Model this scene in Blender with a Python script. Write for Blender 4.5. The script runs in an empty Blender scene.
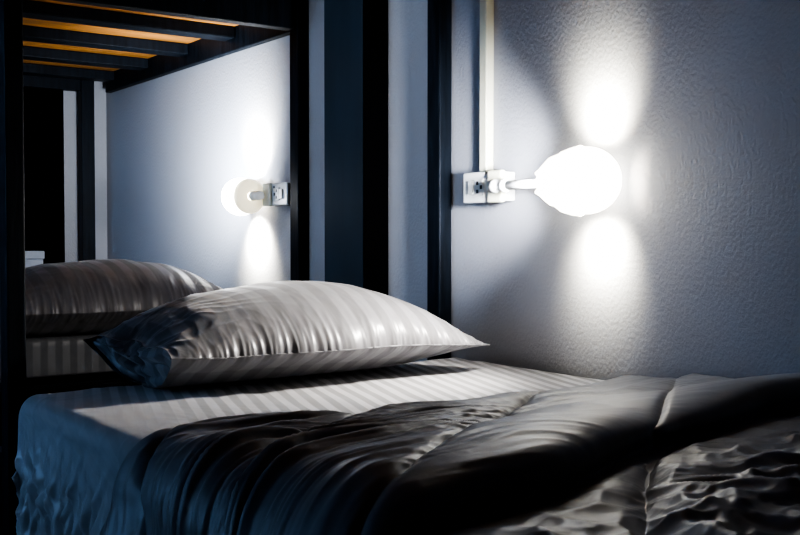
import bpy, bmesh, math, random
import numpy as np
from mathutils import Vector, Matrix

random.seed(3)
H = 0.27                       # working unit: camera height above the mattress (m)
MT = 0.55                      # height of the near mattress top above the floor
scn = bpy.context.scene
COL = scn.collection

# ------------------------------------------------------------------ noise
_rng = np.random.RandomState(11)
_perm = _rng.permutation(256); _perm = np.concatenate([_perm, _perm, _perm])
_ang = _rng.rand(256) * 2 * np.pi
_gx, _gy = np.cos(_ang), np.sin(_ang)
def pn(x, y):
    x = np.asarray(x, float); y = np.asarray(y, float)
    x, y = np.broadcast_arrays(x, y)
    xi = np.floor(x).astype(int); yi = np.floor(y).astype(int)
    xf = x - xi; yf = y - yi
    u = xf**3*(xf*(xf*6-15)+10); v = yf**3*(yf*(yf*6-15)+10)
    def g(i, j, a, b):
        k = _perm[_perm[i & 255] + (j & 255)]
        return _gx[k]*a + _gy[k]*b
    n00 = g(xi, yi, xf, yf); n10 = g(xi+1, yi, xf-1, yf)
    n01 = g(xi, yi+1, xf, yf-1); n11 = g(xi+1, yi+1, xf-1, yf-1)
    return ((n00*(1-u)+n10*u)*(1-v) + (n01*(1-u)+n11*u)*v) * 1.5
def ridge(x, y, sharp=2.0):
    return (1 - np.clip(np.abs(pn(x, y)) * 1.6, 0, 1))**sharp
def sstep(a, b, x):
    t = np.clip((np.asarray(x, float)-a)/(b-a), 0, 1); return t*t*(3-2*t)

# ------------------------------------------------------------------ materials
def nt(name):
    m = bpy.data.materials.new(name); m.use_nodes = True
    t = m.node_tree; b = t.nodes['Principled BSDF']
    return m, t, b
def simple(name, col, rough=0.5, metal=0.0, spec=0.5, noise=0.0, nscale=20, bump=0.0, stretch=(1,1,1), sheen=0):
    m, t, b = nt(name)
    b.inputs['Roughness'].default_value = rough; b.inputs['Metallic'].default_value = metal
    b.inputs['Specular IOR Level'].default_value = spec
    b.inputs['Sheen Weight'].default_value = sheen
    tc = t.nodes.new('ShaderNodeTexCoord'); mp = t.nodes.new('ShaderNodeMapping')
    mp.inputs['Scale'].default_value = stretch
    t.links.new(tc.outputs['Object'], mp.inputs['Vector'])
    n = t.nodes.new('ShaderNodeTexNoise'); n.inputs['Scale'].default_value = nscale; n.inputs['Detail'].default_value = 5
    t.links.new(mp.outputs[0], n.inputs['Vector'])
    r = t.nodes.new('ShaderNodeValToRGB')
    c0 = [max(0, c*(1-noise)) for c in col]; c1 = [min(1, c*(1+noise)) for c in col]
    r.color_ramp.elements[0].position = .3; r.color_ramp.elements[1].position = .7
    r.color_ramp.elements[0].color = (*c0, 1); r.color_ramp.elements[1].color = (*c1, 1)
    t.links.new(n.outputs['Fac'], r.inputs['Fac']); t.links.new(r.outputs['Color'], b.inputs['Base Color'])
    if bump:
        bp = t.nodes.new('ShaderNodeBump'); bp.inputs['Strength'].default_value = bump; bp.inputs['Distance'].default_value = .002
        t.links.new(n.outputs['Fac'], bp.inputs['Height']); t.links.new(bp.outputs[0], b.inputs['Normal'])
    return m
def emis(name, col, s):
    m, t, b = nt(name)
    b.inputs['Base Color'].default_value = (*col, 1)
    b.inputs['Emission Color'].default_value = (*col, 1); b.inputs['Emission Strength'].default_value = s
    return m
def fabric(name, col, period=None, contrast=.35, rough=.42, sheen=.25, border=None):
    """woven satin; optional stripes that follow the U coordinate (metres)"""
    m, t, b = nt(name)
    b.inputs['Sheen Weight'].default_value = sheen; b.inputs['Sheen Roughness'].default_value = .4
    b.inputs['Specular IOR Level'].default_value = .55
    uv = t.nodes.new('ShaderNodeUVMap')
    nz = t.nodes.new('ShaderNodeTexNoise'); nz.inputs['Scale'].default_value = 35; nz.inputs['Detail'].default_value = 4
    t.links.new(uv.outputs[0], nz.inputs['Vector'])
    if period:
        sp = t.nodes.new('ShaderNodeSeparateXYZ'); t.links.new(uv.outputs[0], sp.inputs[0])
        ml = t.nodes.new('ShaderNodeMath'); ml.operation = 'MULTIPLY'; ml.inputs[1].default_value = 2*math.pi/period
        sn = t.nodes.new('ShaderNodeMath'); sn.operation = 'SINE'
        t.links.new(sp.outputs[0], ml.inputs[0]); t.links.new(ml.outputs[0], sn.inputs[0])
        rp = t.nodes.new('ShaderNodeMapRange'); rp.interpolation_type = 'SMOOTHSTEP'
        rp.inputs['From Min'].default_value = -.35; rp.inputs['From Max'].default_value = .35
        t.links.new(sn.outputs[0], rp.inputs['Value'])
        mx = t.nodes.new('ShaderNodeMix'); mx.data_type = 'RGBA'
        mx.inputs['A'].default_value = (*[c*(1-contrast) for c in col], 1)
        mx.inputs['B'].default_value = (*[min(1, c*(1+contrast)) for c in col], 1)
        t.links.new(rp.outputs[0], mx.inputs['Factor'])
        out = mx.outputs['Result']
        if border:      # plain woven border beyond this distance across the cloth
            bd = t.nodes.new('ShaderNodeMapRange'); bd.inputs['From Min'].default_value = border[0]; bd.inputs['From Max'].default_value = border[1]
            t.links.new(sp.outputs[1], bd.inputs['Value'])
            m2 = t.nodes.new('ShaderNodeMix'); m2.data_type = 'RGBA'; m2.inputs['B'].default_value = (*col, 1)
            t.links.new(bd.outputs[0], m2.inputs['Factor']); t.links.new(out, m2.inputs['A']); out = m2.outputs['Result']
        rr = t.nodes.new('ShaderNodeMapRange'); rr.inputs['To Min'].default_value = rough+.2; rr.inputs['To Max'].default_value = rough-.12
        t.links.new(rp.outputs[0], rr.inputs['Value']); t.links.new(rr.outputs[0], b.inputs['Roughness'])
    else:
        rg = t.nodes.new('ShaderNodeRGB'); rg.outputs[0].default_value = (*col, 1); out = rg.outputs[0]
        b.inputs['Roughness'].default_value = rough
    hs = t.nodes.new('ShaderNodeMix'); hs.data_type = 'RGBA'; hs.blend_type = 'MULTIPLY'; hs.inputs['Factor'].default_value = .25
    t.links.new(out, hs.inputs['A']); t.links.new(nz.outputs['Fac'], hs.inputs['B'])
    t.links.new(hs.outputs['Result'], b.inputs['Base Color'])
    bp = t.nodes.new('ShaderNodeBump'); bp.inputs['Strength'].default_value = .12; bp.inputs['Distance'].default_value = .004
    t.links.new(nz.outputs['Fac'], bp.inputs['Height']); t.links.new(bp.outputs[0], b.inputs['Normal'])
    return m
def wallmat(name, col):
    m, t, b = nt(name)
    b.inputs['Roughness'].default_value = .55; b.inputs['Specular IOR Level'].default_value = .35
    tc = t.nodes.new('ShaderNodeTexCoord')
    n1 = t.nodes.new('ShaderNodeTexNoise'); n1.inputs['Scale'].default_value = 150; n1.inputs['Detail'].default_value = 3
    n2 = t.nodes.new('ShaderNodeTexNoise'); n2.inputs['Scale'].default_value = 2.2; n2.inputs['Detail'].default_value = 4
    mp = t.nodes.new('ShaderNodeMapping'); mp.inputs['Scale'].default_value = (1.1, 1.1, .8)
    t.links.new(tc.outputs['Object'], mp.inputs[0])
    t.links.new(mp.outputs[0], n1.inputs['Vector']); t.links.new(tc.outputs['Object'], n2.inputs['Vector'])
    r = t.nodes.new('ShaderNodeValToRGB')
    r.color_ramp.elements[0].color = (*[c*.9 for c in col], 1); r.color_ramp.elements[1].color = (*[min(1, c*1.05) for c in col], 1)
    t.links.new(n2.outputs['Fac'], r.inputs['Fac']); t.links.new(r.outputs['Color'], b.inputs['Base Color'])
    bp = t.nodes.new('ShaderNodeBump'); bp.inputs['Strength'].default_value = .75; bp.inputs['Distance'].default_value = .0022
    t.links.new(n1.outputs['Fac'], bp.inputs['Height']); t.links.new(bp.outputs[0], b.inputs['Normal'])
    return m

M_wall = wallmat('wall_paint', (.36, .365, .395))
M_ceil = simple('ceiling_paint', (.10, .10, .12), .9)
M_floor = simple('floor_laminate', (.05, .04, .035), .5, noise=.3, nscale=6, stretch=(1, 8, 1))
M_black = simple('black_painted_timber', (.006, .009, .014), .5, noise=.5, nscale=14, bump=.5, stretch=(6, 6, .6), spec=.14)
M_colp = simple('dark_blue_timber', (.022, .036, .050), .55, noise=.15, nscale=6, bump=.1, stretch=(3, 3, .5), spec=.22)
M_ply = simple('orange_plywood', (.42, .175, .035), .6, noise=.35, nscale=5, stretch=(8, 1, 1))
M_white = simple('white_plastic', (.72, .72, .70), .3, noise=.03)
M_cream = simple('cream_plastic', (.72, .70, .55), .4, noise=.04)
M_slot = simple('socket_slot', (.02, .02, .02), .5)
M_glow = emis('lit_frosted_glass', (1.0, .96, .86), 8)
M_rim = emis('lit_cream_glass', (1.0, .95, .82), 6)
M_plate = emis('cream_rim', (1.0, .90, .66), .55)
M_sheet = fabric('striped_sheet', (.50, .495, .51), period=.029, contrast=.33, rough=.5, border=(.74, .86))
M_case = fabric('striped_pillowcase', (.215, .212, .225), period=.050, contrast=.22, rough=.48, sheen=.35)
M_sheet_far = fabric('shaded_striped_sheet', (.11, .115, .13), period=.036, contrast=.08, rough=.6, sheen=.05)  # darker copy of the sheet, the far bed's shade put into its colour
M_case_far = fabric('shaded_striped_case', (.135, .13, .145), period=.05, contrast=.09, rough=.55, sheen=.1)  # pillowcase darkened the same way, far bed's shade painted in
M_comf = fabric('grey_satin', (.235, .24, .262), rough=.46, sheen=.25)
M_matt = simple('mattress_ticking', (.3, .3, .33), .8, noise=.05)
M_box = simple('pale_card', (.42, .44, .48), .8, noise=.05)
M_ward = simple('black_lacquer_and_shade', (.001, .001, .0015), .9, noise=.2, spec=.04)  # wardrobe finish, also the shade painted on the column's side
M_metal = simple('dull_metal', (.25, .25, .27), .35, metal=.8)
M_glass = simple('window_glass', (.8, .9, 1), .05)
M_glass.node_tree.nodes['Principled BSDF'].inputs['Transmission Weight'].default_value = 1

# ------------------------------------------------------------------ object helpers
def link_bm(name, bm, mat, parent=None, smooth=False, bevel=0):
    bm.normal_update()
    me = bpy.data.meshes.new(name); bm.to_mesh(me); bm.free()
    o = bpy.data.objects.new(name, me); COL.objects.link(o); me.materials.append(mat)
    if smooth:
        for p in me.polygons: p.use_smooth = True
    if bevel:
        md = o.modifiers.new('bevel', 'BEVEL'); md.width = bevel; md.segments = 2; md.limit_method = 'ANGLE'
    if parent:
        o.parent = parent; o.matrix_parent_inverse = Matrix.Identity(4)
        o.location = -Vector(parent.location) if parent.get('_w', 1) else (0, 0, 0)
    return o
def box(bm, x0, x1, y0, y1, z0, z1):
    vs = [bm.verts.new((x, y, z)) for x in (x0, x1) for y in (y0, y1) for z in (z0, z1)]
    for f in ((0,1,3,2),(4,6,7,5),(0,4,5,1),(2,3,7,6),(0,2,6,4),(1,5,7,3)):
        bm.faces.new([vs[i] for i in f])
    bmesh.ops.recalc_face_normals(bm, faces=bm.faces)
def boxo(name, dims, mat, parent=None, bevel=.002):
    bm = bmesh.new(); box(bm, *dims); return link_bm(name, bm, mat, parent, bevel=bevel)
def empty(name, loc, label, cat, group=None):
    o = bpy.data.objects.new(name, None); COL.objects.link(o); o.location = loc; o.empty_display_size = .05
    return tag(o, label, cat, group)
def tag(o, label, cat, group=None):
    o['label'] = label; o['category'] = cat
    if group: o['group'] = group
    return o
def struct(o):
    o['kind'] = 'structure'; return o
def lathe(bm, prof, origin, axis, seg=32):
    """prof: list of (distance along axis, radius)"""
    ax = Vector(axis).normalized(); a = ax.orthogonal().normalized(); b = ax.cross(a)
    rings = []
    for d, r in prof:
        c = Vector(origin) + ax*d
        if r < 1e-6: rings.append([bm.verts.new(c)])
        else: rings.append([bm.verts.new(c + (a*math.cos(t)+b*math.sin(t))*r) for t in [2*math.pi*i/seg for i in range(seg)]])
    for p, q in zip(rings, rings[1:]):
        for i in range(seg):
            j = (i+1) % seg
            if len(p) == 1 and len(q) == 1: break
            if len(p) == 1: bm.faces.new((p[0], q[j], q[i]))
            elif len(q) == 1: bm.faces.new((p[i], p[j], q[0]))
            else: bm.faces.new((p[i], p[j], q[j], q[i]))
    bmesh.ops.recalc_face_normals(bm, faces=bm.faces)
def grid_obj(name, P, UV, mat, parent=None, solid=0, wrap=False):
    """P: (n,m,3) array -> smooth quad grid"""
    n, m = P.shape[:2]
    idx = np.arange(n*m).reshape(n, m)
    a = idx[:-1, :-1].ravel(); b = idx[1:, :-1].ravel(); c = idx[1:, 1:].ravel(); d = idx[:-1, 1:].ravel()
    faces = np.stack([a, b, c, d], 1)
    me = bpy.data.meshes.new(name)
    me.from_pydata(P.reshape(-1, 3).tolist(), [], faces.tolist())
    uvl = me.uv_layers.new(name='UVMap')
    li = np.zeros(len(me.loops), int); me.loops.foreach_get('vertex_index', li)
    uvl.data.foreach_set('uv', UV.reshape(-1, 2)[li].astype(float).ravel())
    me.polygons.foreach_set('use_smooth', [True]*len(me.polygons))
    me.materials.append(mat); me.update()
    o = bpy.data.objects.new(name, me); COL.objects.link(o)
    if solid:
        s = o.modifiers.new('thickness', 'SOLIDIFY'); s.thickness = solid; s.offset = -1
    if parent:
        o.parent = parent; o.location = -Vector(parent.location)
    return o

# ================================================================== SETTING
XL, XR = -8.42*H, 3.0          # end wall behind the far bunk, wall behind the viewer
YF = -3.1                      # window wall opposite
CZ = 2.7
struct(boxo('wall_back', (XL-.1, XR+.1, 0, .12, 0, CZ), M_wall, bevel=0))
struct(boxo('wall_left', (XL-.12, XL, YF, 0, 0, CZ), M_wall, bevel=0))
struct(boxo('wall_right', (XR, XR+.12, YF, 0, 0, CZ), M_wall, bevel=0))
# window wall with an opening
wx0, wx1, wz0, wz1 = -1.75, -.35, .55, 1.75
bm = bmesh.new()
box(bm, XL-.12, wx0, YF-.12, YF, 0, CZ); box(bm, wx1, XR+.12, YF-.12, YF, 0, CZ)
box(bm, wx0, wx1, YF-.12, YF, 0, wz0); box(bm, wx0, wx1, YF-.12, YF, wz1, CZ)
struct(link_bm('wall_front', bm, M_wall))
struct(boxo('floor', (XL-.12, XR+.12, YF-.12, .12, -.08, 0), M_floor, bevel=0))
struct(boxo('ceiling', (XL-.12, XR+.12, YF-.12, .12, CZ, CZ+.08), M_ceil, bevel=0))
bm = bmesh.new()
for a in ((wx0, wx0+.05, wz0, wz1), (wx1-.05, wx1, wz0, wz1), ((wx0+wx1)/2-.025, (wx0+wx1)/2+.025, wz0, wz1),
          (wx0, wx1, wz0, wz0+.05), (wx0, wx1, wz1-.05, wz1)):
    box(bm, a[0], a[1], YF-.09, YF-.03, a[2], a[3])
wf = struct(link_bm('window_1', bm, M_white))
boxo('window_pane', (wx0+.02, wx1-.02, YF-.063, YF-.057, wz0+.02, wz1-.02), M_glass, wf, bevel=0)

# dark square column standing against the wall between the bunks
bm = bmesh.new(); box(bm, -1.735*H, -1.06*H, -.262*H, 0, 0, CZ)
wc = link_bm('wall_column', bm, M_colp, bevel=.003)
boxo('shaded_side', (-1.06*H, -1.06*H+.006, -.262*H, -.001, 0, CZ-.001), M_ward, wc, 0)  # thin black skin added: the shade on this side put into colour
tag(wc, 'wide dark blue-black column against the wall between the two bunks', 'column')

# ================================================================== BUNK BEDS
PW = .175*H                    # post width along the wall
def bunk(name, x_head, sgn, length, label, ywall=(-.13*H, 0), ynear=(-3.60*H, -3.48*H), mz=MT, yfoot=None):
    """x_head: mattress head end; sgn=+1 the bed runs towards +x."""
    X = lambda a: x_head + sgn*a
    root = empty(name, (X(length/2), -1.8*H, 0), label, 'bunk bed', 'black timber bunk beds along the wall')
    def part(n, xa, xb, y0, y1, z0, z1, m=M_black, bev=.003):
        a, b = sorted((X(xa), X(xb)))
        return boxo(n, (a, b, y0, y1, z0, z1), m, root, bev)
    yfo = yfoot or ywall
    for (xa, yy) in ((-.28*H, ywall), (-.28*H, ynear), (length+.02, yfo), (length+.02, ynear)):
        part('post', xa, xa+PW, yy[0], yy[1], 0, 2.0)
    up = mz0 + 3.10*H
    zb = up + .26*H
    for z0, z1, tagn in ((mz-.24, mz-.113, 'lower'), (up, up+.13, 'upper')):
        part('side_rail', -.10*H, length+.02, -.11*H-.0, -.02*H, z0, z1)
        part('side_rail', -.10*H, length+.02, -3.53*H, -3.43*H, z0, z1)
        part('end_rail', -.25*H, -.10*H, -3.46*H, -.14*H, z0, z1)
        part('end_rail', length+.025, length+.025+.12*H, -3.46*H, (yfo[0]), z0, z1)
    # upper deck: warm plywood board on dark cross joists
    part('deck_board', -.05*H, length+.01, -3.45*H, -.12*H, zb, zb+.012, M_ply, 0)
    x = 1.15*H
    while x < length-.02:
        part('slat', x, min(x+.27*H, length), -3.45*H, -.12*H, zb-.13*H, zb-.001)
        x += 1.28*H
    part('deck_board', 0, length, -3.45*H, -.12*H, mz-.128, mz-.114, M_black, 0)
    return root
mz0 = MT
bunk('bunk_bed', 0, 1, 2.0, 'black timber bunk bed in the foreground, its post beside the wall socket')
MT2 = MT + .09*H
bunk('bunk_bed', -2.74*H, -1, 5.33*H, 'black timber bunk bed behind, seen from below with orange deck boards', mz=MT2, yfoot=(-.46*H, -.27*H))

# ================================================================== MATTRESSES + SHEETS
YE = -3.56*H                   # near edge of mattress
def rounded_box(name, x0, x1, y0, y1, z0, z1, r, mat):
    bm = bmesh.new(); box(bm, x0, x1, y0, y1, z0, z1)
    o = link_bm(name, bm, mat, bevel=0, smooth=True)
    md = o.modifiers.new('bevel', 'BEVEL'); md.width = r; md.segments = 5
    return o
tag(rounded_box('mattress', .02, 1.98, YE+.012, -.13*H, MT-.108, MT-.012, .03, M_matt), 'grey mattress hidden under the striped sheet of the near bed', 'mattress')
X2a, X2b = -2.74*H, -2.74*H-5.33*H
tag(rounded_box('mattress', X2b+.02, X2a-.012, YE+.012, -.13*H, MT2-.105, MT2-.012, .02, M_matt), 'grey mattress under the sheet of the far bed', 'mattress')

def edge_curve(v, y0, ye, r, zt):
    """arc-length v measured from the wall side; returns y, z, ny, nz rolling over the near edge."""
    L = (y0 - ye) - r
    y = np.where(v < L, y0 - v, 0.0); z = np.full_like(y, zt)
    th = np.clip((v-L)/r, 0, math.pi/2)
    y2 = ye + r - r*np.sin(th); z2 = zt - r + r*np.cos(th)
    rest = np.clip(v - L - r*math.pi/2, 0, None)
    y = np.where(v >= L, y2, y); z = np.where(v >= L, z2 - rest, z)
    ny = np.where(v >= L, -np.sin(th), 0.0); nz = np.where(v >= L, np.cos(th), 1.0)
    return y, z, ny, nz, rest

# near sheet
nu, nv = 520, 300
r = .03
u = np.linspace(-.06, 2.0, nu); v = np.linspace(0, (-.10*H-YE) + .50, nv)
U, V = np.meshgrid(u, v, indexing='ij')
y, z, ny, nz, rest = edge_curve(V, -.10*H, YE, r, MT)
# head end roll
L0 = 0.025
th = np.clip((L0-U)/L0, 0, math.pi/2); hx = np.where(U < L0, L0 - L0*np.sin(th), U)
hd = np.where(U < L0, L0 - L0*np.cos(th), 0) + np.clip(L0 - U - L0*math.pi/2, 0, None)
top = 1 - sstep(0, .03, rest)
side = sstep(0.0, .12, rest)
wr = .0022*pn(U*9+3*pn(U*3, V*3), V*14) + .0014*(ridge(U*7+2*pn(V*4, U*2), V*22+4*pn(U*5, V*3), 5)-.3)*(sstep(.4, 1.0, V))
fold = .026*pn(U*8.5+.9*pn(V*3, U*4)+1.2*rest, rest*1.6+5) + .014*(ridge(U*13+2.2*rest*3, rest*2.5+9, 2.5)-.4)+ .006*pn(U*32+rest*6, rest*5)
out = wr*top + (np.abs(fold)*.8)*side + side*(.010*ridge(U*16-rest*5+.8*pn(rest*9, U*7), rest*2.2+4, 2.4) + .006*ridge(U*34-rest*9+pn(rest*11, U*9), rest*5+1, 2.0))
P = np.stack([hx + .045*side*(1-sstep(0, .3, U)), y + ny*out, z + nz*out - hd*(1-side) + .001], -1)
P[..., 0] = np.where(hd > 0, P[..., 0] + .012*side*hd/.1, P[..., 0])
P[..., 0] += .010*side*pn(U*6, rest*6+3)
tag(grid_obj('bed_sheet', P, np.stack([V*.951-U*.309, V], -1), M_sheet, solid=.002), 'light grey satin-striped sheet draped over the side of the near bed', 'sheet')

# far sheet: tight fitted, striped top, straight front face towards us
def tub_sheet(name, xa, xb, ya, yb, zt, drop, rr, mat):
    n, m = 160, 160
    a = np.linspace(-drop, (xa-xb), n); b = np.linspace(0, (ya-yb)+drop, m)
    A, B = np.meshgrid(a, b, indexing='ij')
    y, z, ny, nz, rest = edge_curve(B, ya, yb, rr, zt)
    th = np.clip((rr-A)/rr, 0, math.pi/2)
    xx = np.where(A < rr, xa - rr + rr*np.sin(th), xa - A)
    dd = np.where(A < rr, rr-rr*np.cos(th), 0) + np.clip(rr - A - rr*math.pi/2, 0, None)
    z = z - dd*(1-sstep(0, .01, rest)) + .0015*pn(A*12, B*12)
    z = np.maximum(z, zt-drop)
    return grid_obj(name, np.stack([xx, y, z], -1), np.stack([B, A], -1), mat, solid=.002)
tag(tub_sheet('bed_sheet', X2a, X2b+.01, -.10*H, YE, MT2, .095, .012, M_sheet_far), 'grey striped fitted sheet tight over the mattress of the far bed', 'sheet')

# ================================================================== PILLOWS
def pillow(name, cx, cy, zb, A, B, top, seam, label, flip=1, rot=0, seed=0.0, mat=None):
    """A half-depth (x), B half-length (y). Open hem of the case at the -y end."""
    root = empty(name, (cx, cy, zb), label, 'pillow', 'striped pillows at the heads of the beds')
    n, m = 260, 150
    q = np.linspace(-1, 1, n); p = np.linspace(-1, 1, m)
    q = np.sign(q)*np.abs(q)**.85; p = np.sin(p*np.pi/2)
    Q, Pp = np.meshgrid(q, p, indexing='ij')
    def shell(sgn):
        openw = 1 - sstep(-1.0, -.70, Q)                       # 1 at open hem
        # outline with pointed corners, sides drawn in
        X = A*Pp*(1 - .10*(1-np.abs(Q)**2.2)*0 - .07*np.abs(Q)**1.2*(1-np.abs(Pp))) 
        X = X*(1 + .07*(1-Q**2) - .05*np.abs(Q)**6)
        Y = B*Q*(1 - np.where(Q > 0, .16, .04)*(1-np.abs(Pp)**1.7)*np.abs(Q)**3)
        fp = np.clip(1-np.abs(Pp)**2.3, 0, 1)**.62
        fq = np.clip(1-np.abs(Q)**2.6, 0, 1)**.75
        fqo = np.where(Q < 0, np.maximum(fq, .10), fq)
        t = fp*fqo
        edge = np.minimum(1-np.abs(Pp), 1)                    # distance from long seams
        zs = seam*(1 - .25*np.where(Q > 0, Q, 0)**2) + openw*seam*.10
        s = X*0
        puck = (ridge(Y*30+seed+.7*pn(Y*9, Pp*2), Pp*1.1+seed, 1.6)-.45)*np.exp(-((1-np.abs(Pp))/.30)**1.2)
        puck2 = (ridge(Y*62+3+seed, Pp*1.5+seed*2, 2)-.4)*np.exp(-((1-np.abs(Pp))/.13))
        endw = np.exp(-((1+Q)/.34)**1.3)
        pe = (ridge(Pp*3.2+1.8*(Q+1)+seed+.8*pn(Q*3, Pp*2), Q*1.4+7, 2.2)-.4)*endw*.7 + (ridge(Pp*7.5-2.5*(Q+1)+seed+.8*pn(Q*5, Pp*3), Q*2+3, 2.5)-.35)*endw*.45
        endr = np.exp(-((1-Q)/.16)); pr = (ridge(Pp*6+seed, Q*1.5+2, 2)-.4)*endr
        lump = .0060*pn(Y*6.5+seed, X*6) + .0030*pn(Y*16+4, X*9+seed)
        disp = .0030*puck + .0012*puck2 + .011*pe*np.clip(t*3, 0, 1) + .006*pr*np.clip(t*4, 0, 1) + lump*np.clip(t*3, 0, 1)
        if sgn > 0:
            Z = zs + (top-seam)*t*(1-.10*openw) + disp*np.clip(edge*8, 0, 1)
            Z += .004*openw*np.sin(Pp*9+1)
        else:
            hb = np.clip(1-np.abs(Pp)**2.4, 0, 1)**.8*np.clip(np.where(Q < 0, 1.0, 1-np.abs(Q)**4), 0, 1)**.6
            Z = zs - (zs*1.02)*hb + .6*disp*np.clip(edge*8, 0, 1)*np.clip(1-hb, 0, 1)
            Z = np.maximum(Z, .0)
        # let the case bulge outwards a little over and under the seam
        X = X + np.sign(Pp)*.012*np.clip(4*(1-np.abs(Pp))*np.abs(Pp)**6, 0, 1)
        X = X + .006*np.sin(Y*21+seed)*np.abs(Pp)**8 + .004*puck2*np.sign(Pp)
        if sgn < 0: X = X*(1 - .10*np.clip((1-np.abs(Pp))*6, 0, 1))
        # hanging open hem leans outward at the bottom
        Y = Y - openw**3*.012*(pn(Pp*3, seed+1)) 
        if sgn < 0: Y = Y + .02*openw**2*(1-np.abs(Pp)**4)
        c, sn = math.cos(rot), math.sin(rot)
        Xr, Yr = c*X - sn*Y, sn*X + c*Y
        UVx = Y + .02*pn(Pp*1.2+seed, 3.0)
        return np.stack([cx + flip*Xr, cy + Yr, zb + Z], -1), np.stack([UVx, X], -1)
    T, UT = shell(1); Bm, UB = shell(-1)
    Bm[:, 0] = T[:, 0]; Bm[:, -1] = T[:, -1]; Bm[-1] = T[-1]
    # one closed tube: top across, bottom back
    full = np.concatenate([T, Bm[:, ::-1]], 1); uvf = np.concatenate([UT, UB[:, ::-1]], 1)
    case = grid_obj('pillowcase', full, uvf, mat or M_case, root)
    # inner stuffing just inside the open hem
    k = 5
    ring = full[k]*1.0; c = ring.mean(0); nr = 26
    S = []
    for a_ in range(nr):
        f = 1 - a_/(nr-1)*.97
        q_ = c + (ring-c)*f*(.992)
        t_ = np.linspace(0, 2*np.pi, len(ring))
        dpt = -.010*(1-f) + .016*(1-f**3)*(ridge(np.cos(t_)*1.7*f+seed+q_[:, 2]*16, np.sin(t_)*1.7*f+q_[:, 0]*9, 1.6)-.5)
        q_[:, 1] += dpt; S.append(q_)
    S = np.stack(S, 0)
    grid_obj('folded_hem', S, np.stack([S[..., 0], S[..., 2]], -1), mat or M_case, root)
    # seam piping along the long front side and the closed end
    pts = [T[i, -1] for i in range(10, n, 3)] + [T[-1, j] for j in range(m-1, 0, -4)]
    cu = bpy.data.curves.new('piping', 'CURVE'); cu.dimensions = '3D'; sp = cu.splines.new('POLY'); sp.points.add(len(pts)-1)
    for a_, b_ in zip(sp.points, pts): a_.co = (*b_, 1)
    cu.bevel_depth = .0013; cu.materials.append(mat or M_case)
    po = bpy.data.objects.new('piping', cu); COL.objects.link(po)
    bpy.context.view_layer.update()
    dg = bpy.context.evaluated_depsgraph_get(); me = bpy.data.meshes.new_from_object(po.evaluated_get(dg))
    bpy.data.objects.remove(po)
    po = bpy.data.objects.new('piping', me); COL.objects.link(po); po.parent = root; po.location = -Vector(root.location)
    return root
pillow('pillow', .20*H, -1.69*H, MT+.006, .74*H, 1.27*H, .65*H, .24*H, 'grey striped pillow lying across the near bed, largest and in front', rot=math.radians(1.5), seed=2.3)
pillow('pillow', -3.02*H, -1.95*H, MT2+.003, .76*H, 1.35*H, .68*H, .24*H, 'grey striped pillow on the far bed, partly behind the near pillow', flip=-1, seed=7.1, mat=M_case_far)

# ================================================================== COMFORTER
# section of the folded comforter in (x, height) as a polyline, then smoothed
prof = np.array([(1.74,.010),(1.70,.04),(1.72,.085),(1.85,.12),(2.3,.135),(2.8,.15),(3.2,.175),(3.5,.205),(3.70,.215),(3.83,.19),(3.87,.13),(3.84,.07),
                 (3.82,.04),(3.88,.02),(4.05,.025),(4.3,.05),(4.6,.085),(5.0,.085),(5.5,.085),(6.0,.085),(6.6,.085),(7.2,.08)])
def chaikin(p, k=3):
    for _ in range(k):
        a = .75*p[:-1]+.25*p[1:]; b = .25*p[:-1]+.75*p[1:]
        p = np.concatenate([p[:1], np.stack([a, b], 1).reshape(-1, 2), p[-1:]])
    return p
pc = chaikin(prof)
sl = np.concatenate([[0], np.cumsum(np.hypot(*np.diff(pc, axis=0).T))])
ns, nv = 760, 520
s = np.linspace(0, sl[-1], ns)
px = np.interp(s, sl, pc[:, 0]); pz = np.interp(s, sl, pc[:, 1])
tx = np.gradient(px, s); tz = np.gradient(pz, s); ln = np.hypot(tx, tz); nx_, nz_ = -tz/ln, tx/ln
v = np.linspace(0, 5.05, nv)                      # in H units from the wall
S, V = np.meshgrid(s, v, indexing='ij')
PX = np.broadcast_to(px[:, None], S.shape); PZ = np.broadcast_to(pz[:, None], S.shape)
NX = np.broadcast_to(nx_[:, None], S.shape); NZ = np.broadcast_to(nz_[:, None], S.shape)
# head edge wanders along the width
headoff = np.interp(V, [0, .45, 1.2, 1.7, 2.2, 2.7, 3.2, 3.75, 4.1, 5.0], [.12, .26, .50, .66, .66, .55, .40, .34, .15, -.05]) + .04*pn(V*1.7, 3.3)
PX2 = PX + headoff*(1-sstep(1.7, 3.6, PX)) + .10*pn(V*.9+4, 1.1)*sstep(2.6, 3.6, PX)*(1-sstep(4.2, 4.6, PX))
PX2 = PX2 + np.interp(V, [0, .7, 1.5, 2.7, 3.5, 5.1], [-.36, -.38, -.30, .12, .32, .35])*sstep(2.0, 3.3, PX)*(1-sstep(4.3, 5.2, PX))
# fold height changes along the width: thin by the wall, fat in the middle
hs = np.interp(V, [0, .5, 1.2, 2.0, 2.8, 3.4, 4.2, 5.1], [.28, .36, .65, .95, 1.05, 1.0, .9, .85])
wallw = 1 - sstep(.3, 1.6, V)
PZ2 = PZ*(wallw*np.interp(PX, [1.6, 2.0, 2.45, 3.1, 3.8], [.28, .36, .78, .62, 1.1]) + (1-wallw)*(1 + (np.maximum(hs, .8)-1)*sstep(1.9, 3.0, PX)))
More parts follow.
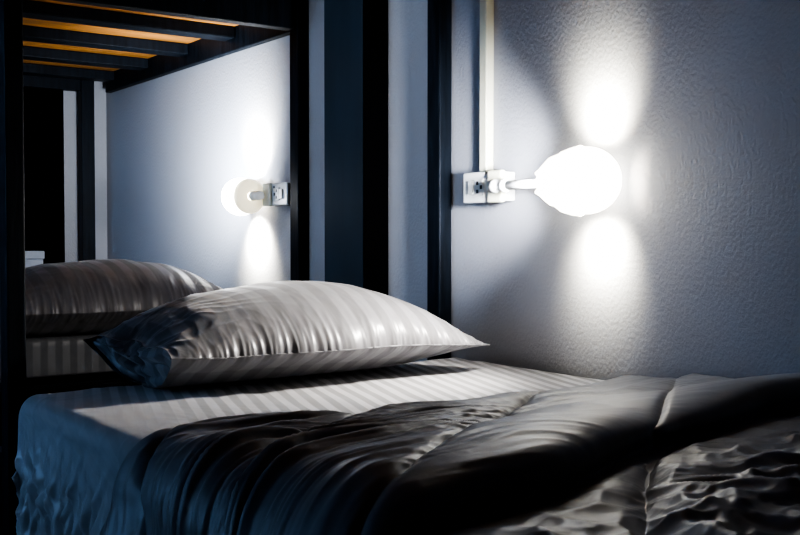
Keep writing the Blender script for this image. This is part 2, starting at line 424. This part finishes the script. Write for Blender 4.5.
# quilting seams: diagonal family in (x, v)
X0, V0 = PX2, V
d1 = (V0 - 1.3*(X0-2.33))/1.64
k1 = 1.2/1.64
def seamd(d, per): return np.abs((d/per + .5) % 1 - .5)*per
sd1 = seamd(d1 - .02, k1)
d2 = (V0-2.22-1.15*(X0-4.01))/1.52
sd2 = seamd(d2, 1.5)
upper = 1 - sstep(3.85, 4.0, PX)
puff = .034*(1-np.exp(-(sd1/.11)**1.3)) - .034
puff2 = (.045*(1-np.exp(-(sd2/.07)**1.3)) - .012)*sstep(3.85, 4.0, PX)
groove = -.020*np.exp(-(sd1/.022)**2)*(1-sstep(4.0, 4.2, PX))
# creases running across the bed
wv = V*.55
warp = 1.1*pn(V*.55+2, X0*.5) + .35*pn(V*1.6, X0*1.1+8)
c1 = (ridge(X0*1.9+warp, V*.28+1, 1.8)-.42)
c2 = (ridge(X0*4.2+warp*1.6+3, V*.40+6, 2.2)-.38)
c3 = (ridge(X0*8.5+warp*3.0, V*.75+2, 2.0)-.38)
c4 = (ridge(X0*17+warp*5, V*1.3+4, 1.6)-.4)
fan = sstep(1.7, 3.0, V)                          # gathers are strongest towards the near side
sideW = sstep(3.2, 3.7, V)
nearseam = np.exp(-(sd1/.22)**2)
pk = (ridge(d1*0 + (V0*.79+X0*.61)*7.5, d1*2.2, 2)-.4)
face = np.clip(NX, 0, 1)
amp = (1-.75*face)*(1-.7*sstep(2.9, 3.35, PX))*(1+.0*V)
wr = amp*( (.010+.016*fan)*c1*(1-.3*sideW) + (.011+.034*fan)*c2 + (.005+.022*fan)*c3 + (.002+.007*fan)*c4 ) + .008*pk*nearseam*amp
low = sstep(3.88, 4.02, PX)
cl = (ridge(X0*2.4+V*1.5+warp, V*2.2+3-X0*.9, 1.8)-.4)
cl2 = (ridge(X0*5.0+V*.8+warp*2, V*4.2+3-X0*1.5, 2.0)-.4)
cl3 = (ridge(X0*9+warp*3, V*6.5-X0*2, 2.0)-.4)
cl4 = ridge(V*3.1-X0*1.2+9, X0*2.6+V*.5+2, 2.0)-.4
wrl = .036*cl4 + .036*cl + .014*cl2 + .006*cl3
disp = wr*(1-low) + wrl*low*(.3+.7*sstep(4.0, 4.6, PX)) + puff*(1-low)*(1-.7*sstep(2.9, 3.4, PX)) + puff2 + groove + .02*pn(V*1.1, X0*1.0+5)
disp *= sstep(0, .25, S)*(.35+.65*sstep(0, 1.6, V))
h_ = PZ2 + disp*NZ
h_ = np.maximum(h_, .006 + .004*np.sin(S*9)**2)
XX = PX2 + disp*NX*.9
y, z, ny, nzv, rest = edge_curve(V*H, -.03*H, YE-.012, .055, MT+.004)
rest_ = rest
outw = .05*H + .22*H*np.abs(pn(X0*1.3+.5*rest*4, rest*3+4))*sstep(0, .15, rest)
YY = y + ny*(h_*H*.8 + outw*sstep(0, .1, rest))
ZZ = z + nzv*h_*H
YY = np.minimum(YY, -.008)
Pc = np.stack([XX*H, YY, ZZ], -1)
Pc[..., 0] -= .02*H*sstep(0, .25, rest)*(1-sstep(2.5, 4, PX))
tag(grid_obj('comforter', Pc, np.stack([V*H, S*H], -1), M_comf, solid=.003), 'dark grey quilted comforter folded back and draped over the near bed', 'comforter')

# ================================================================== SOCKET BOXES, TRUNKING, LAMPS
def socket_box(x0, sgn, z0, z1, label):
    W = .50*H
    X = lambda a: x0 + sgn*a
    root = empty('socket_box', (X(W/2), -.02, z0), label, 'wall socket')
    def b(n, a0, a1, y0, y1, q0, q1, m, bev=.002, par=None):
        a, c = sorted((X(a0), X(a1)))
        o = boxo(n, (a, c, y0, y1, q0, q1), m, root, bev); return o
    b('back_box', .002, W-.002, -.028, 0, z0+.002, z1-.002, M_white, .003)
    b('cover_plate', 0, W*.66, -.034, -.028, z0, z1, M_white, .003)
    zm = (z0+z1)/2
    b('junction_cover', W*.665, W, -.042, -.028, z0-.001, z1+.001, M_cream, .004)
    b('switch', W*.17, W*.29, -.039, -.034, zm-.014, zm+.014, M_white, .001)
    b('outlet', W*.31, W*.54, -.038, -.034, zm-.018, zm+.018, M_white, .001)
    for dx, dz in ((.40, .009), (.40, -.009), (.49, 0)):
        b('pin_hole', W*dx-.0035, W*dx+.0035, -.0388, -.0378, zm+dz-.004, zm+dz+.004, M_slot, 0)
    bm = bmesh.new(); lathe(bm, [(0, 0), (0, .004), (.002, .003), (.002, 0)], (X(W*.56), -.034, z1-.012), (0, -1, 0), 14)
    link_bm('screw', bm, M_metal, root, smooth=True)
    return root
C = MT + H                     # camera height
socket_box(.20*H, 1, C+.27*H, C+.512*H, 'white wall socket box at the foot of the vertical trunking, right of the post')
socket_box(-2.70*H, -1, C+.33*H, C+.567*H, 'small white wall socket box beside the lit lamp over the far bed')
tr = boxo('wall_trunking', (.345*H, .435*H, -.022, 0, C+.514*H, CZ-.002), M_cream, bevel=.003)
tag(tr, 'cream vertical cable trunking running up the wall from the near socket box', 'trunking')

def wall_lamp(xb, sgn, arm, zc, yl, label, R=.062, rim=None):
    """lamp leaving the junction cover sideways: arm, knuckle, petal shade, glowing globe"""
    root = empty('wall_lamp', (xb, yl, zc), label, 'wall lamp', 'lit wall lamps beside the beds')
    ax = (sgn, 0, 0); o = Vector((xb, yl, zc))
    bm = bmesh.new(); lathe(bm, [(-.026, 0), (-.026, .013), (-.010, .014), (-.006, .011), (.008, .011), (.012, .014), (.020, .014), (.024, .010), (.024, 0)], o, ax, 24)
    link_bm('knuckle', bm, M_white, root, smooth=True)
    bm = bmesh.new(); lathe(bm, [(0, 0), (0, .0095), (arm, .0085), (arm, 0)], o, ax, 20)
    link_bm('arm', bm, M_white, root, smooth=True)
    s0 = arm-.004; gd = .105 if rim is None else R+.012
    # fluted bell shade, open towards the globe
    bm = bmesh.new(); prof = rim or [(0, .014), (-.008, .026), (.004, .033), (.022, .043), (.045, .055), (.07, .060), (.09, .062)]
    seg = 48; rings = []
    for d, rr in prof:
        ring = []
        for i in range(seg):
            t = 2*math.pi*i/seg; fl = 1 + .06*math.cos(8*t)*(1 if rr > .02 and rim is None else 0)
            dd = s0 + d - (.006*math.cos(8*t) if d < 0 else 0)
            ring.append(bm.verts.new((xb+sgn*dd, yl+rr*fl*math.cos(t), zc+rr*fl*math.sin(t))))
        rings.append(ring)
    for a_, b_ in zip(rings, rings[1:]):
        for i in range(seg): bm.faces.new((a_[i], a_[(i+1) % seg], b_[(i+1) % seg], b_[i]))
    bmesh.ops.recalc_face_normals(bm, faces=bm.faces)
    sh = link_bm('lamp_shade', bm, M_rim if rim is None else M_plate, root, smooth=True)
    bm = bmesh.new(); lathe(bm, [(s0+gd-R*math.cos(t)*1.05, R*math.sin(t)*(1.0)) for t in np.linspace(0, math.pi, 20)], o, ax, 36)
    link_bm('globe', bm, M_glow, root, smooth=True)
    return (xb+sgn*(s0+gd), yl, zc)
g1 = wall_lamp(.785*H, 1, .525*H, C+.385*H, -.064, 'large lit globe lamp on a white arm beside the near socket box')
g2 = wall_lamp(-3.20*H, -1, .13*H, C+.44*H, -.060, 'lit globe lamp on the far wall, seen above the far pillow', R=.056, rim=[(0, .012), (.001, .040), (.004, .049), (.012, .051), (.020, .047)])

# ================================================================== FAR END
wx, wxx = XL+.02, XL+.30
wd = empty('wardrobe', ((XL+.16), -.6, 0), 'tall black wardrobe against the far end wall', 'wardrobe')
def wy(pxx, X):                # depth along the end wall for a sight line offset
    k = (pxx-400)/1040
    return ((k*(8.62-.817*X) - .4976 - .576*X)/(.817-.576*k))*H
ya = wy(66, -8.35); yb = wy(3.5, -8.35)
wd.location = (XL+.01, (ya+yb)/2, 0)
D = .012
boxo('carcass', (XL+.002, XL+.002+D, yb, ya, 0, 2.2), M_ward, wd)
ym = (ya+yb)/2
for a_, b_ in ((yb+.004, ym-.002), (ym+.002, ya-.004)):
    boxo('door', (XL+.016, XL+.026, a_, b_, .06, 2.17), M_ward, wd)
#boxo('handle', (XL+.026, XL+.034, ym+.01, ym+.018, 1.0, 1.12), M_metal, wd)
# pale box behind the far pillow
yc0 = wy(44, -7.6); yc1 = wy(15, -7.6)
bx = empty('storage_box', (-7.6*H, (yc0+yc1)/2, MT2), 'pale grey box behind the far pillow, only its top showing', 'box')
zt = C - .19*H
boxo('box_body', (-7.9*H, -7.6*H, yc1, yc0, MT2+.003, zt-.03), M_box, bx, .003)
boxo('lid', (-7.92*H, -7.58*H, yc1-.004, yc0+.004, zt-.03, zt), M_box, bx, .004)

# ================================================================== LIGHTS
def light(name, typ, loc, energy, col, tgt=None, **kw):
    l = bpy.data.lights.new(name, typ); l.energy = energy; l.color = col
    for k, v_ in kw.items(): setattr(l, k, v_)
    o = bpy.data.objects.new(name, l); COL.objects.link(o); o.location = loc
    if tgt is not None:
        o.rotation_euler = (Vector(tgt)-Vector(loc)).to_track_quat('-Z', 'Y').to_euler()
    return o
WARM = (1.0, .95, .88); NEUT = (.90, .93, 1.0)
x, y_, z_ = g1
light('lamp_light', 'POINT', (x-.02, y_-.085, z_), .9, NEUT, shadow_soft_size=.02)
light('lamp_spot_head', 'SPOT', (x-.03, y_-.085, z_), 36, NEUT, (x-.55, .03, z_+.06), spot_size=math.radians(85), spot_blend=1, shadow_soft_size=.03)
light('lamp_spot_bed', 'SPOT', (x-.03, y_-.085, z_-.03), 25, WARM, (x-.33, -.52, MT), spot_size=math.radians(112), spot_blend=1, shadow_soft_size=.03)
for dz in (1, -1):
    light('lamp_glow', 'SPOT', (x-.01, -.060, z_+dz*.075), 24, (1, .93, .74), (x-.015, .0, z_+dz*.12), spot_size=math.radians(95), spot_blend=1, shadow_soft_size=.035)
light('lamp_glow', 'SPOT', (x+.055, -.06, z_), 24, (1, .93, .74), (x+.075, .0, z_), spot_size=math.radians(110), spot_blend=1, shadow_soft_size=.012)
light('wall_gap_fill', 'SPOT', (-.37, -2.3, 2.5), 90, (.86, .92, 1.0), (-.37, 0, 1.05), spot_size=math.radians(26), spot_blend=.8, shadow_soft_size=.08)  # unseen fill spot, added to brighten the wall between the bunks
x, y_, z_ = g2
light('lamp_light', 'POINT', (x, y_-.085, z_), .9, NEUT, shadow_soft_size=.02)
light('lamp_spot_head', 'SPOT', (x-.02, y_-.22, z_+.05), 44, (.82, .90, 1.0), (x-.25, 0, z_+.18), spot_size=math.radians(150), spot_blend=1, shadow_soft_size=.03)
for dz in (1, -1):
    light('lamp_glow', 'SPOT', (x, -.055, z_+dz*.085), 36, (1, .95, .80), (x, .0, z_+dz*.125), spot_size=math.radians(115), spot_blend=1, shadow_soft_size=.02)
# bluish night light through the window
light('window_light', 'AREA', ((wx0+wx1)/2, YF-.16, (wz0+wz1)/2), 35, (.36, .62, 1.0), ((wx0+wx1)/2+.2, 0, .6), shape='RECTANGLE', size=1.35, size_y=1.15)
w = bpy.data.worlds.new('world'); scn.world = w; w.use_nodes = True
w.node_tree.nodes['Background'].inputs[0].default_value = (.1, .2, .4, 1); w.node_tree.nodes['Background'].inputs[1].default_value = .15

# ================================================================== CAMERA
F = 1040.0
cam = bpy.data.cameras.new('camera'); co = bpy.data.objects.new('camera', cam); COL.objects.link(co)
cam.sensor_width = 36; cam.lens = F/800*36; cam.clip_start = .02
yaw = math.radians(35.2)       # -x axis is this far left of the view
co.location = (6.756*H, -5.37*H, C)
pitch = math.atan(30.5/F)
fwd = Vector((-math.cos(yaw)*math.cos(pitch), math.sin(yaw)*math.cos(pitch), -math.sin(pitch)))
co.rotation_euler = fwd.to_track_quat('-Z', 'Y').to_euler()
scn.camera = co
scn.view_settings.view_transform = 'AgX'
scn.view_settings.look = 'AgX - High Contrast'
scn.view_settings.exposure = 0.12
